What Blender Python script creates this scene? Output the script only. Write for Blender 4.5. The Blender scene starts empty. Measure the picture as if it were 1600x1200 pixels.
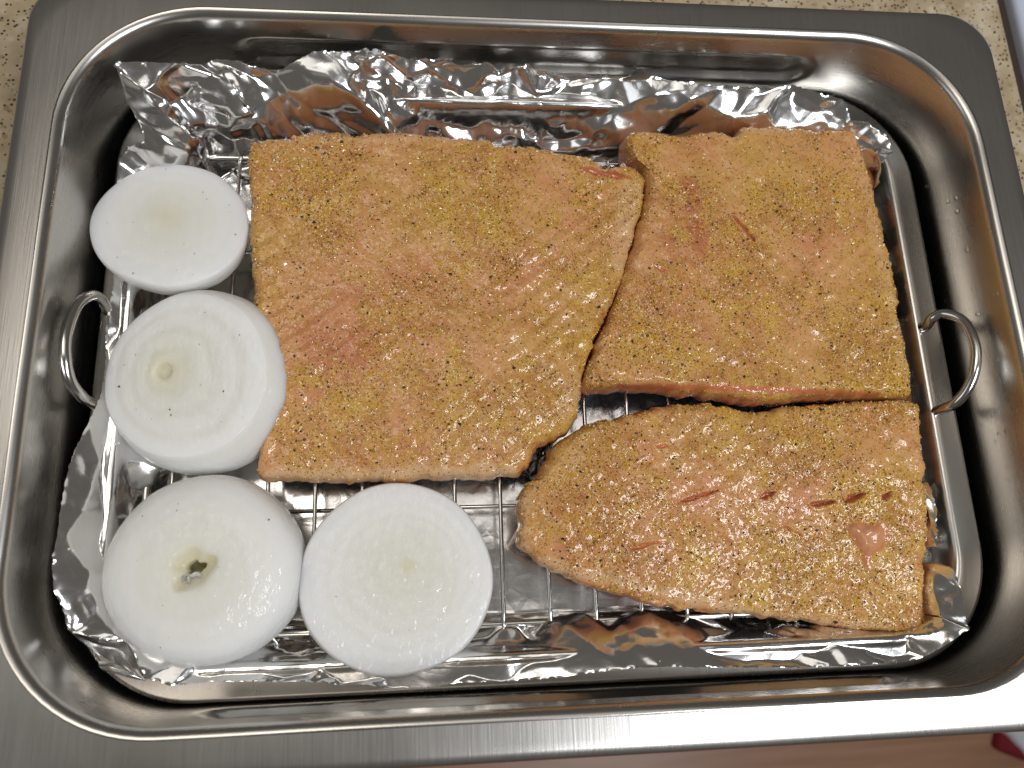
import bpy, bmesh, math, random
import numpy as np
from mathutils import Vector, Matrix, Euler

random.seed(7)
RNG = np.random.default_rng(11)
scene = bpy.context.scene
COL = scene.collection

# ------------------------------------------------------------------ camera
CAM_LOC = Vector((-0.0439, -0.0899, 0.2589))
CAM_ROT = Euler((0.2615, -0.0946, -0.0356), 'XYZ')
cam_data = bpy.data.cameras.new('camera')
cam_data.lens = 27.0
cam_data.sensor_width = 36.0
cam_data.clip_start = 0.01
cam_data.clip_end = 50.0
cam_data.dof.use_dof = True
cam_data.dof.focus_distance = 0.30
cam_data.dof.aperture_fstop = 11.0
cam = bpy.data.objects.new('camera', cam_data)
cam.location = CAM_LOC
cam.rotation_euler = CAM_ROT
COL.objects.link(cam)
scene.camera = cam

# ------------------------------------------------------------------ light of the kitchen, plus two added fills
world = bpy.data.worlds.new('World')
scene.world = world
world.use_nodes = True
bg = world.node_tree.nodes['Background']
bg.inputs['Color'].default_value = (1.0, 0.92, 0.83, 1)
bg.inputs['Strength'].default_value = 0.10


def area_lamp(name, loc, target, sx, sy, power, color):
    d = bpy.data.lights.new(name, 'AREA')
    d.shape = 'RECTANGLE'
    d.size, d.size_y = sx, sy
    d.energy = power
    d.color = color
    o = bpy.data.objects.new(name, d)
    o.location = loc
    o.rotation_euler = (Vector(target) - Vector(loc)).to_track_quat('-Z', 'Y').to_euler()
    COL.objects.link(o)
    return o


area_lamp('window_lamp', (0.62, -0.50, 1.10), (0.0, -0.02, 0.0), 0.68, 0.32, 12.2, (0.95, 0.97, 1.0))
area_lamp('ceiling_lamp', (-0.50, 0.35, 1.45), (0.0, 0.0, 0.0), 0.60, 0.60, 4.0, (1.0, 0.92, 0.82))

area_lamp('overhead_fill', (0.05, 0.45, 1.60), (0.0, 0.0, 0.0), 1.0, 0.7, 2.0, (1.0, 0.95, 0.88))  # added soft fill, gives the foil facets bright and dark areas to reflect
area_lamp('side_fill', (-1.30, -0.25, 0.85), (0.0, 0.0, 0.0), 0.8, 0.6, 1.7, (0.93, 0.97, 1.0))  # added fill on the left for the foil's reflections, no known window there

scene.view_settings.view_transform = 'Standard'
scene.view_settings.look = 'None'
scene.view_settings.exposure = 0.0
scene.view_settings.gamma = 1.0
scene.view_settings.use_curve_mapping = False
scene.render.engine = 'CYCLES'
scene.cycles.use_denoising = True
scene.cycles.max_bounces = 10
scene.cycles.glossy_bounces = 8
scene.cycles.sample_clamp_indirect = 6.0

# ------------------------------------------------------------------ helpers
_R = np.array(CAM_ROT.to_matrix())
_C = np.array(CAM_LOC)


def spot(px, py, z):
    """Point of the place, at height z, that was measured at (px, py) in the photograph."""
    d = _R @ np.array([(px - 800) / 1200.0, (600 - py) / 1200.0, -1.0])
    return _C + d * ((z - _C[2]) / d[2])


def tag(o, label=None, cat=None, group=None, kind=None):
    if label: o['label'] = label
    if cat: o['category'] = cat
    if group: o['group'] = group
    if kind: o['kind'] = kind
    return o


def empty(name, loc, label, cat, group=None):
    o = bpy.data.objects.new(name, None)
    o.empty_display_size = 0.01
    o.location = loc
    COL.objects.link(o)
    return tag(o, label, cat, group)


def mesh_obj(name, verts, faces, mat, parent=None, smooth=True, colors=None):
    """verts in world coordinates; a parent is an unrotated empty, so only its location is taken off."""
    v = np.asarray(verts, dtype=np.float32).reshape(-1, 3)
    if parent is not None:
        off = np.array(parent.location, dtype=np.float32)
        p = parent.parent
        while p is not None:
            off = off + np.array(p.location, dtype=np.float32)
            p = p.parent
        v = v - off
    me = bpy.data.meshes.new(name)
    if isinstance(faces, np.ndarray):
        n, k = faces.shape
        me.vertices.add(len(v)); me.vertices.foreach_set('co', v.ravel())
        me.loops.add(n * k); me.loops.foreach_set('vertex_index', faces.astype(np.int32).ravel())
        me.polygons.add(n)
        me.polygons.foreach_set('loop_start', np.arange(0, n * k, k, dtype=np.int32))
        me.polygons.foreach_set('loop_total', np.full(n, k, dtype=np.int32))
        me.update(calc_edges=True)
    else:
        me.from_pydata([tuple(map(float, a)) for a in v], [], faces)
    me.polygons.foreach_set('use_smooth', np.full(len(me.polygons), smooth))
    if colors is not None:
        at = me.attributes.new('Col', 'FLOAT_COLOR', 'POINT')
        at.data.foreach_set('color', np.asarray(colors, dtype=np.float32).ravel())
    me.validate()
    me.update()
    me.materials.append(mat)
    o = bpy.data.objects.new(name, me)
    COL.objects.link(o)
    if parent is not None:
        o.parent = parent
    return o


def fix_normals(o):
    bm = bmesh.new(); bm.from_mesh(o.data)
    bmesh.ops.recalc_face_normals(bm, faces=bm.faces)
    bm.to_mesh(o.data); bm.free()


def ring_faces(nr, nc, closed=True):
    i = np.arange(nr - 1)[:, None]
    j = np.arange(nc if closed else nc - 1)[None, :]
    j2 = (j + 1) % nc
    a = i * nc + j; b = i * nc + j2; c = (i + 1) * nc + j2; d = (i + 1) * nc + j
    return np.stack([a, b, c, d], -1).reshape(-1, 4)


# ---- noise on arrays
def _hash(ix, iy, seed):
    n = (ix.astype(np.int64) * 374761393 + iy.astype(np.int64) * 668265263 + seed * 1274126177) & 0xFFFFFFFF
    n = ((n ^ (n >> 13)) * 1274126177) & 0xFFFFFFFF
    n = n ^ (n >> 16)
    return (n & 0xFFFFFF) / float(0xFFFFFF)


def vnoise(x, y, seed=0):
    ix, iy = np.floor(x), np.floor(y)
    fx, fy = x - ix, y - iy
    fx = fx * fx * fx * (fx * (fx * 6 - 15) + 10); fy = fy * fy * fy * (fy * (fy * 6 - 15) + 10)
    a = _hash(ix, iy, seed); b = _hash(ix + 1, iy, seed)
    c = _hash(ix, iy + 1, seed); d = _hash(ix + 1, iy + 1, seed)
    return (a + (b - a) * fx) * (1 - fy) + (c + (d - c) * fx) * fy


def fbm(x, y, seed=0, octv=3):
    t = 0; amp = 1; tot = 0
    for k in range(octv):
        t = t + amp * (vnoise(x * 2 ** k + 17.3 * k, y * 2 ** k - 9.1 * k, seed + k) - 0.5) * 2
        tot += amp; amp *= 0.5
    return t / tot


def crease(x, y, lam, seed):
    """Flat facets that meet in straight creases, -1..1 (a triangular lattice of random heights)."""
    wx = x + lam * 0.55 * (vnoise(x / lam * 0.8, y / lam * 0.8, seed + 90) - 0.5)
    wy = y + lam * 0.55 * (vnoise(x / lam * 0.8 + 31, y / lam * 0.8, seed + 91) - 0.5)
    ca, sa = math.cos(seed * 1.7), math.sin(seed * 1.7)
    u = (wx * ca - wy * sa) / lam; v = (wx * sa + wy * ca) / lam
    s = (u + v) * 0.366025; i = np.floor(u + s); j = np.floor(v + s)
    t = (i + j) * 0.211325
    x0 = u - (i - t); y0 = v - (j - t)
    up = x0 > y0
    i1 = np.where(up, 1, 0); j1 = 1 - i1
    # barycentric in skewed coordinates
    a = (u + s) - i; b = (v + s) - j
    w0 = 1 - np.maximum(a, b); w2 = np.minimum(a, b); w1 = 1 - w0 - w2
    h = w0 * _hash(i, j, seed) + w1 * _hash(i + i1, j + j1, seed) + w2 * _hash(i + 1, j + 1, seed)
    return (h - 0.5) * 2


def smooth01(x, a, b):
    t = np.clip((x - a) / (b - a), 0, 1)
    return t * t * (3 - 2 * t)


# ---- rounded rectangles
def rrect(hx, hy, r, nl=80, ns=44, nc=18, cx=0.0, cy=0.0):
    pts = []
    def line(p, q, n):
        for k in range(n):
            t = k / n
            pts.append((p[0] + (q[0] - p[0]) * t, p[1] + (q[1] - p[1]) * t))
    def arc(ax, ay, a0):
        for k in range(nc):
            a = a0 + math.pi / 2 * k / nc
            pts.append((ax + r * math.cos(a), ay + r * math.sin(a)))
    line((-hx + r, -hy), (hx - r, -hy), nl); arc(hx - r, -hy + r, -math.pi / 2)
    line((hx, -hy + r), (hx, hy - r), ns); arc(hx - r, hy - r, 0)
    line((hx - r, hy), (-hx + r, hy), nl); arc(-hx + r, hy - r, math.pi / 2)
    line((-hx, hy - r), (-hx, -hy + r), ns); arc(-hx + r, -hy + r, math.pi)
    a = np.array(pts)
    return a + np.array([cx, cy])


def sd_rrect(x, y, hx, hy, r):
    qx = np.abs(x) - hx + r; qy = np.abs(y) - hy + r
    return np.minimum(np.maximum(qx, qy), 0) + np.hypot(np.maximum(qx, 0), np.maximum(qy, 0)) - r


def tube(path, r, seg=10, closed=False):
    P = [Vector(p) for p in path]
    n = len(P); verts = []; up = None
    for i in range(n):
        a = P[i - 1] if (i > 0 or closed) else P[i]
        b = P[(i + 1) % n] if (i < n - 1 or closed) else P[i]
        t = (b - a).normalized()
        if up is None:
            up = t.orthogonal().normalized()
        up = (up - t * up.dot(t)).normalized()
        side = t.cross(up)
        rr = r[i] if isinstance(r, (list, tuple)) else r
        for k in range(seg):
            an = 2 * math.pi * k / seg
            verts.append(P[i] + up * (rr * math.cos(an)) + side * (rr * math.sin(an)))
    faces = []
    for i in range(n if closed else n - 1):
        for k in range(seg):
            a = i * seg + k; b = i * seg + (k + 1) % seg
            c = ((i + 1) % n) * seg + (k + 1) % seg; d = ((i + 1) % n) * seg + k
            faces.append((a, b, c, d))
    if not closed:
        faces.append(tuple(range(seg))[::-1]); faces.append(tuple((n - 1) * seg + k for k in range(seg)))
    return [tuple(v) for v in verts], faces


def catmull(pts, per=8, closed=False):
    P = [np.array(p, float) for p in pts]; n = len(P); out = []
    for i in range(n if closed else n - 1):
        if closed:
            a, b, c, d = P[i - 1], P[i], P[(i + 1) % n], P[(i + 2) % n]
        else:
            a, b, c, d = P[max(i - 1, 0)], P[i], P[i + 1], P[min(i + 2, n - 1)]
        for k in range(per):
            t = k / per
            out.append(0.5 * (2 * b + (c - a) * t + (2 * a - 5 * b + 4 * c - d) * t * t + (3 * b - a - 3 * c + d) * t ** 3))
    if not closed: out.append(P[-1])
    return np.array(out)


def resample(pts, n, closed=True):
    P = np.array(pts, float)
    if closed: P = np.vstack([P, P[:1]])
    s = np.concatenate([[0], np.cumsum(np.linalg.norm(np.diff(P, axis=0), axis=1))])
    t = np.linspace(0, s[-1], n, endpoint=not closed)
    return np.stack([np.interp(t, s, P[:, k]) for k in range(P.shape[1])], 1)


# ------------------------------------------------------------------ materials
class Mat:
    def __init__(self, name):
        self.m = bpy.data.materials.new(name); self.m.use_nodes = True
        self.t = self.m.node_tree; self.p = self.t.nodes['Principled BSDF']
        self.tc = self.t.nodes.new('ShaderNodeTexCoord')
    def n(self, kind, **kw):
        nd = self.t.nodes.new(kind)
        for k, v in kw.items(): setattr(nd, k, v)
        return nd
    def l(self, a, b): self.t.links.new(a, b)
    def set(self, **kw):
        for k, v in kw.items():
            self.p.inputs[k.replace('_', ' ')].default_value = v
    def mapping(self, scale, rot=(0, 0, 0)):
        mp = self.n('ShaderNodeMapping'); mp.inputs['Scale'].default_value = scale; mp.inputs['Rotation'].default_value = rot
        self.l(self.tc.outputs['Object'], mp.inputs['Vector']); return mp.outputs['Vector']
    def noise(self, scale, detail=3, vec=None, rough=0.5, dist=0.0):
        nd = self.n('ShaderNodeTexNoise'); nd.inputs['Scale'].default_value = scale
        nd.inputs['Detail'].default_value = detail; nd.inputs['Roughness'].default_value = rough
        nd.inputs['Distortion'].default_value = dist
        self.l(vec or self.tc.outputs['Object'], nd.inputs['Vector']); return nd.outputs['Fac']
    def voronoi(self, scale, feature='F1', vec=None, out='Distance', rnd=1.0):
        nd = self.n('ShaderNodeTexVoronoi', feature=feature); nd.inputs['Scale'].default_value = scale
        nd.inputs['Randomness'].default_value = rnd
        self.l(vec or self.tc.outputs['Object'], nd.inputs['Vector']); return nd.outputs[out]
    def ramp(self, fac, stops):
        nd = self.n('ShaderNodeValToRGB'); e = nd.color_ramp.elements
        while len(e) < len(stops): e.new(0.5)
        for el, (pos, c) in zip(e, stops):
            el.position = pos; el.color = (c, c, c, 1) if not hasattr(c, '__len__') else (*c[:3], 1)
        self.l(fac, nd.inputs['Fac']); return nd.outputs['Color']
    def mix(self, fac, a, b, mode='MIX'):
        nd = self.n('ShaderNodeMix', data_type='RGBA', blend_type=mode)
        for sock, v in ((nd.inputs[0], fac), (nd.inputs[6], a), (nd.inputs[7], b)):
            if hasattr(v, 'links') or isinstance(v, bpy.types.NodeSocket): self.l(v, sock)
            elif hasattr(v, '__len__'): sock.default_value = (*v[:3], 1)
            else: sock.default_value = v
        return nd.outputs[2]
    def math(self, op, a, b=0.0, clamp=False):
        nd = self.n('ShaderNodeMath', operation=op, use_clamp=clamp)
        for sock, v in ((nd.inputs[0], a), (nd.inputs[1], b)):
            if isinstance(v, bpy.types.NodeSocket): self.l(v, sock)
            else: sock.default_value = v
        return nd.outputs[0]
    def bump(self, h, strength, dist, prev=None):
        nd = self.n('ShaderNodeBump'); nd.inputs['Strength'].default_value = strength; nd.inputs['Distance'].default_value = dist
        self.l(h, nd.inputs['Height'])
        if prev is not None: self.l(prev, nd.inputs['Normal'])
        return nd.outputs['Normal']
    def attr(self, name, out='Color'):
        nd = self.n('ShaderNodeAttribute'); nd.attribute_name = name; return nd.outputs[out]


def steel(name, col, rough, streak=(600, 30, 30), streak_amt=0.06, smudge=0.08, bump=0.0):
    M = Mat(name)
    M.set(Metallic=1.0, Base_Color=(*col, 1))
    s = M.noise(1.0, 2, M.mapping(streak))
    sm = M.noise(28.0, 4)
    r = M.math('ADD', M.math('MULTIPLY', s, streak_amt), M.math('MULTIPLY', sm, smudge))
    r = M.math('ADD', r, rough - streak_amt * 0.5 - smudge * 0.5)
    M.l(r, M.p.inputs['Roughness'])
    M.l(M.mix(M.math('MULTIPLY', sm, 0.5), col, tuple(c * 0.86 for c in col)), M.p.inputs['Base Color'])
    if bump:
        M.l(M.bump(s, bump, 0.0004), M.p.inputs['Normal'])
    return M.m


MAT = {}
MAT['pan'] = steel('polished_steel', (0.53, 0.515, 0.49), 0.275, (30, 30, 500), 0.06, 0.10)
MAT['rim'] = steel('brushed_steel', (0.56, 0.545, 0.52), 0.31, (2600, 40, 40), 0.10, 0.10, 0.08)
MAT['tray'] = steel('tray_steel', (0.52, 0.50, 0.47), 0.28, (500, 30, 30), 0.05, 0.08)
MAT['wire'] = steel('chrome_wire', (0.66, 0.65, 0.63), 0.16, (60, 60, 60), 0.03, 0.05)


def foil_mat():
    M = Mat('foil'); M.set(Metallic=1.0, Base_Color=(0.88, 0.875, 0.87, 1))
    n = M.noise(60, 3)
    M.l(M.math('ADD', M.math('MULTIPLY', n, 0.16), 0.10), M.p.inputs['Roughness'])
    c1 = M.voronoi(130, 'DISTANCE_TO_EDGE'); c1 = M.math('MINIMUM', c1, 0.25)
    c2 = M.noise(420, 3)
    b = M.bump(c1, 0.28, 0.0006); b = M.bump(c2, 0.12, 0.00025, b)
    M.l(b, M.p.inputs['Normal'])
    return M.m


MAT['foil'] = foil_mat()


def flesh_mat():
    M = Mat('seasoned_flesh')
    big = M.noise(26, 3, dist=0.4); mid = M.noise(85, 3, dist=0.3); fine = M.noise(520, 2)
    base = M.ramp(big, [(0.30, (0.56, 0.215, 0.105)), (0.42, (0.60, 0.270, 0.115)), (0.54, (0.60, 0.305, 0.11)), (0.70, (0.56, 0.315, 0.075))])
    season = M.attr('Col', 'Alpha')
    gr = M.ramp(M.noise(360, 3), [(0.36, 0.25), (0.60, 1.0)])
    gold = M.ramp(mid, [(0.42, (0.40, 0.165, 0.030)), (0.52, (0.49, 0.26, 0.034)), (0.62, (0.58, 0.36, 0.034))])
    c = M.mix(M.math('MULTIPLY', M.math('MULTIPLY', season, gr), 0.85), base, gold)
    w = M.n('ShaderNodeTexWave', wave_type='BANDS', bands_direction='DIAGONAL'); w.inputs['Scale'].default_value = 26
    w.inputs['Distortion'].default_value = 5.0; w.inputs['Detail'].default_value = 2; w.inputs['Detail Scale'].default_value = 0.5
    M.l(M.tc.outputs['Object'], w.inputs['Vector'])
    line = M.ramp(w.outputs['Fac'], [(0.93, 0.0), (0.99, 1.0)])
    c = M.mix(M.math('MULTIPLY', line, 0.16), c, (0.70, 0.42, 0.22))
    g = M.ramp(fine, [(0.42, 0.0), (0.66, 1.0)])
    c = M.mix(M.math('MULTIPLY', g, 0.18), c, (0.66, 0.43, 0.19))
    g2 = M.ramp(M.noise(700, 2), [(0.56, 0.0), (0.70, 1.0)])
    c = M.mix(M.math('MULTIPLY', g2, 0.45), c, (0.22, 0.075, 0.025))
    bare = M.attr('Col')
    sep = M.n('ShaderNodeSeparateColor'); M.l(bare, sep.inputs[0])
    c = M.mix(sep.outputs[0], c, (0.50, 0.150, 0.055))      # bare flesh
    c = M.mix(sep.outputs[1], c, (0.66, 0.42, 0.23))       # pale belly edge
    c = M.mix(sep.outputs[2], c, (0.40, 0.065, 0.045))     # red, bloody muscle
    M.l(c, M.p.inputs['Base Color'])
    M.set(Subsurface_Weight=0.12, Subsurface_Scale=0.004, Roughness=0.5, Coat_Weight=0.72, Coat_Roughness=0.065, Specular_IOR_Level=0.25)
    M.p.inputs['Subsurface Radius'].default_value = (1.0, 0.4, 0.2)
    b = M.bump(M.noise(240, 3), 0.35, 0.0012)
    b = M.bump(M.noise(900, 2), 0.25, 0.0006, b)
    M.l(b, M.p.inputs['Normal']); M.l(M.bump(M.noise(330, 1.5, dist=0.3), 1.0, 0.00095), M.p.inputs['Coat Normal'])
    return M.m


MAT['flesh'] = flesh_mat()


def skin_mat():
    M = Mat('fish_skin')
    v = M.voronoi(420)
    c = M.ramp(v, [(0.1, (0.10, 0.10, 0.09)), (0.6, (0.02, 0.02, 0.02))])
    M.l(c, M.p.inputs['Base Color']); M.set(Roughness=0.25, Coat_Weight=0.5)
    M.l(M.bump(v, 0.6, 0.0006), M.p.inputs['Normal'])
    return M.m


MAT['skin'] = skin_mat()


def grain_mat():
    M = Mat('spice_grains'); M.l(M.attr('Col'), M.p.inputs['Base Color'])
    M.set(Roughness=0.4, Coat_Weight=0.9, Coat_Roughness=0.08, Specular_IOR_Level=0.4)
    return M.m


MAT['grain'] = grain_mat()


def onion_mat():
    M = Mat('onion_flesh')
    sp = M.n('ShaderNodeSeparateXYZ'); M.l(M.tc.outputs['Object'], sp.inputs[0])
    att = M.attr('Col'); sep = M.n('ShaderNodeSeparateColor'); M.l(att, sep.inputs[0])
    # red: radius, green: yellow core, blue: ring shade
    fine = M.noise(420, 3, M.mapping((1, 0.25, 1), (0, 0, 0.5)))
    c0 = M.mix(M.ramp(sep.outputs[0], [(0.25, 0.0), (0.85, 1.0)]), (0.76, 0.745, 0.67), (0.83, 0.83, 0.81))
    c = M.mix(sep.outputs[2], c0, (0.69, 0.685, 0.61))
    c = M.mix(M.math('MULTIPLY', M.ramp(fine, [(0.4, 0.0), (0.65, 1.0)]), 0.14), c, (0.88, 0.88, 0.86))
    c = M.mix(sep.outputs[1], c, (0.68, 0.62, 0.33))
    M.l(c, M.p.inputs['Base Color'])
    M.set(Subsurface_Weight=0.85, Subsurface_Scale=0.012, Roughness=0.5, Coat_Weight=0.40, Coat_Roughness=0.09, Specular_IOR_Level=0.12)
    M.p.inputs['Subsurface Radius'].default_value = (1.0, 0.95, 0.8)
    b = M.bump(M.noise(300, 3, M.mapping((1.0, 0.2, 1), (0, 0, 0.5))), 0.10, 0.0008)
    b = M.bump(M.noise(1100, 2), 0.12, 0.0004, b)
    M.l(b, M.p.inputs['Normal'])
    wet = M.noise(420, 2, M.mapping((1.0, 0.45, 1), (0, 0, 0.5)))
    M.l(M.bump(wet, 1.0, 0.0011), M.p.inputs['Coat Normal'])
    return M.m


MAT['onion'] = onion_mat()


def granite_mat():
    M = Mat('speckled_counter')
    base = M.ramp(M.noise(70, 4), [(0.3, (0.36, 0.275, 0.165)), (0.5, (0.47, 0.375, 0.24)), (0.7, (0.58, 0.49, 0.355))])
    d1 = M.voronoi(430, 'F1'); k1 = M.ramp(d1, [(0.26, 1.0), (0.34, 0.0)])
    gate = M.ramp(M.noise(330, 1), [(0.43, 0.0), (0.50, 1.0)])
    dark = M.math('MULTIPLY', k1, gate)
    c = M.mix(dark, base, (0.055, 0.035, 0.022))
    d2 = M.voronoi(200, 'F1'); k2 = M.ramp(d2, [(0.22, 0.8), (0.34, 0.0)])
    c = M.mix(M.math('MULTIPLY', k2, M.ramp(M.noise(90, 1), [(0.5, 0.0), (0.6, 1.0)])), c, (0.30, 0.20, 0.10))
    d3 = M.voronoi(150, 'F1'); k3 = M.ramp(d3, [(0.15, 0.6), (0.35, 0.0)])
    c = M.mix(M.math('MULTIPLY', k3, 0.5), c, (0.72, 0.66, 0.54))
    M.l(c, M.p.inputs['Base Color']); M.set(Roughness=0.35)
    return M.m


MAT['granite'] = granite_mat()


def wood_mat():
    M = Mat('wood_floor')
    g = M.noise(1.0, 4, M.mapping((4, 60, 1)), dist=0.5)
    c = M.ramp(g, [(0.3, (0.33, 0.17, 0.10)), (0.7, (0.50, 0.28, 0.17))])
    M.l(c, M.p.inputs['Base Color']); M.set(Roughness=0.35)
    return M.m


MAT['wood'] = wood_mat()


def plain(name, col, rough=0.5, metal=0.0, coat=0.0, bump=0.0, scale=60):
    M = Mat(name)
    n = M.noise(scale, 3)
    M.l(M.mix(M.math('MULTIPLY', n, 0.5), col, tuple(c * 0.8 for c in col)), M.p.inputs['Base Color'])
    M.set(Roughness=rough, Metallic=metal, Coat_Weight=coat)
    if bump: M.l(M.bump(n, bump, 0.002), M.p.inputs['Normal'])
    return M.m


MAT['white_enamel'] = plain('white_enamel', (0.62, 0.68, 0.82), 0.25)
MAT['dark_gap'] = plain('gap_shade', (0.05, 0.03, 0.022), 0.6)  # shade of the gap beside the counter, put into the colour
MAT['red_cloth'] = plain('red_cloth', (0.20, 0.008, 0.014), 0.85, bump=0.4)
MAT['white_cloth'] = plain('white_cloth', (0.75, 0.77, 0.80), 0.8, bump=0.3)
MAT['crumb'] = plain('dry_onion_skin', (0.40, 0.30, 0.22), 0.6, bump=0.5, scale=500)


def water_mat():
    M = Mat('water'); M.set(Base_Color=(1, 1, 1, 1), Roughness=0.03, IOR=1.33, Transmission_Weight=1.0)
    return M.m


MAT['water'] = water_mat()

# ------------------------------------------------------------------ setting: counter and floor
PAN_FLOOR = -0.060
COUNTER_Z = PAN_FLOOR - 0.0016


def box(x0, x1, y0, y1, z0, z1, bev=0.0, seg=3):
    bm = bmesh.new(); bmesh.ops.create_cube(bm, size=1)
    for v in bm.verts:
        v.co = Vector((x0 + (v.co.x + .5) * (x1 - x0), y0 + (v.co.y + .5) * (y1 - y0), z0 + (v.co.z + .5) * (z1 - z0)))
    if bev:
        bmesh.ops.bevel(bm, geom=list(bm.edges), offset=bev, segments=seg, affect='EDGES', profile=0.5)
    bm.verts.index_update()
    v = [tuple(p.co) for p in bm.verts]; f = [tuple(q.index for q in fc.verts) for fc in bm.faces]
    bm.free(); return v, f


v, f = box(-0.75, 0.262, -0.138, 0.55, COUNTER_Z - 0.035, COUNTER_Z, 0.003)
counter = mesh_obj('countertop', v, f, MAT['granite'], smooth=False)
tag(counter, 'beige speckled stone countertop under the roasting pan', 'countertop', kind='structure')
v, f = box(-2.0, 3.0, -2.5, 1.5, -0.99, -0.95)
tag(mesh_obj('floor', v, f, MAT['wood'], smooth=False), 'reddish brown wooden floor far below the counter', 'floor', kind='structure')

# white appliance beside the end of the counter
ap = empty('kitchen_appliance', (0.33, 0.2, -0.95), 'white kitchen appliance beside the end of the speckled counter', 'appliance')
v, f = box(0.2905, 0.75, -0.10, 0.55, -0.949, -0.082, 0.004, 4); mesh_obj('body', v, f, MAT['white_enamel'], ap)
v, f = box(0.2665, 0.2900, -0.10, 0.55, -0.949, -0.088, 0.001, 2); mesh_obj('gap_filler', v, f, MAT['dark_gap'], ap, smooth=False)  # dark box in the gap by the counter, standing in for its shade

# ------------------------------------------------------------------ roasting pan
OX, OY, ORAD = 0.1778, 0.1275, 0.049      # the opening at the rim
TAPER = 0.055


def pan_half(z):
    return OX + TAPER * z, OY + TAPER * z, ORAD + TAPER * z


pan = empty('roasting_pan', (0, 0, COUNTER_Z), 'large stainless steel roasting pan with wide flat rim', 'roasting pan')
rows = []
# rounded shoulder at the opening
SH = 0.0036
for k in range(9):
    a = math.pi / 2 * k / 8
    ins = SH * (1 - math.sin(a)); z = -SH * (1 - math.cos(a))
    rows.append((ins, z))
z_wall_end = -0.047
zs = list(np.linspace(-SH, z_wall_end, 30))[1:]
for z in zs: rows.append((TAPER * (z + SH), z))
FR = PAN_FLOOR - z_wall_end
ins0 = TAPER * (z_wall_end + SH)
for k in range(1, 9):
    a = math.pi / 2 * k / 8
    rows.append((ins0 + FR * (math.cos(a) - 1), z_wall_end + FR * math.sin(a)))
rows.append((-0.04, PAN_FLOOR)); rows.append((-0.048, PAN_FLOOR))
rings = []
for ins, z in rows:
    q = rrect(OX + ins, OY + ins, max(ORAD + ins, 0.001))
    zz = np.full(len(q), z)
    # pressed rib along the two long walls
    if -0.042 < z < -0.004:
        dx = np.maximum(np.abs(q[:, 0]) - 0.113, 0); dz = (z + 0.0205)
        d = np.hypot(dx, dz)
        amt = 0.0030 * (1 - smooth01(d, 0.0045, 0.0085))
        sgn = np.where(q[:, 1] > 0, 1, -1)
        flat = np.abs(q[:, 1]) > OY + ins - 0.002
        q[:, 1] += sgn * amt * flat
    # hand-formed unevenness
    nn = fbm(q[:, 0] * 14 + q[:, 1] * 9, zz * 30 + q[:, 1] * 14, 3, 2) * 0.00035
    q[:, 0] *= 1 + nn / 0.18; q[:, 1] *= 1 + nn / 0.13
    rings.append(np.column_stack([q, zz]))
NCOL = len(rings[0])
V = np.vstack(rings + [np.array([[0, 0, PAN_FLOOR]])])
F = [tuple(x) for x in ring_faces(len(rings), NCOL)]
ci = len(V) - 1; base = (len(rings) - 1) * NCOL
F += [(base + j, base + (j + 1) % NCOL, ci) for j in range(NCOL)]
body = mesh_obj('body', V, F, MAT['pan'], pan)
fix_normals(body)
so = body.modifiers.new('thickness', 'SOLIDIFY'); so.thickness = 0.0009; so.offset = -1
# check which side is up: the floor face has to look up
if body.data.polygons[len(body.data.polygons) - 1].normal.z < 0:
    body.data.flip_normals()

# flat brushed rim
spec = [(OX + SH - 0.0002, OY + SH - 0.0002, ORAD + SH, 0.0), (0.1868, 0.1372, 0.048, -0.00002), (0.1905, 0.1392, 0.034, -0.00008),
        (0.1938, 0.1416, 0.021, -0.0003), (0.1948, 0.1424, 0.0195, -0.0013), (0.1952, 0.1428, 0.0195, -0.0022), (0.1950, 0.1427, 0.0195, -0.0034),
        (0.1940, 0.1418, 0.0195, -0.0036), (0.1935, 0.1413, 0.0195, -0.0022), (0.185, 0.1362, 0.048, -0.0013), (OX + SH, OY + SH, ORAD + SH, -0.0012)]
rings = [np.column_stack([rrect(a, b, r), np.full(NCOL, z)]) for a, b, r, z in spec]
rim = mesh_obj('rim', np.vstack(rings), ring_faces(len(rings), NCOL), MAT['rim'], pan)
fix_normals(rim)

# ------------------------------------------------------------------ drip tray inside the pan
TZ = -0.0330
TX, TY, TR = 0.1715, 0.1247, 0.044
tray = empty('drip_tray', (0, 0, PAN_FLOOR), 'shallow steel drip tray with loop handles lying inside the roasting pan', 'tray')
prof = [(0.0, TZ - 0.0030), (0.0004, TZ - 0.0012), (-0.0004, TZ - 0.0002), (-0.0015, TZ), (-0.0080, TZ + 0.0002), (-0.0098, TZ + 0.0008),
        (-0.0112, TZ + 0.0006), (-0.0122, TZ - 0.0006), (-0.0128, TZ - 0.0030), (-0.0150, TZ - 0.0140), (-0.0168, TZ - 0.0205), (-0.0190, TZ - 0.0240), (-0.0225, TZ - 0.0256), (-0.030, -0.0590), (-0.042, -0.0590)]
rings = [np.column_stack([rrect(TX + i, TY + i, TR + i), np.full(NCOL, z)]) for i, z in prof]
V = np.vstack(rings + [np.array([[0, 0, -0.0590]])])
F = [tuple(x) for x in ring_faces(len(rings), NCOL)]
ci = len(V) - 1; base = (len(rings) - 1) * NCOL
F += [(base + j, base + (j + 1) % NCOL, ci) for j in range(NCOL)]
tb = mesh_obj('body', V, F, MAT['tray'], tray); fix_normals(tb)
if tb.data.polygons[len(tb.data.polygons) - 1].normal.z < 0: tb.data.flip_normals()


def tray_z(x, y):
    d = sd_rrect(x, y, TX, TY, TR)
    pi = np.array([p[0] for p in prof[::-1]]); pz = np.array([p[1] for p in prof[::-1]])
    return np.interp(d, pi[:-2], pz[:-2])


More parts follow.
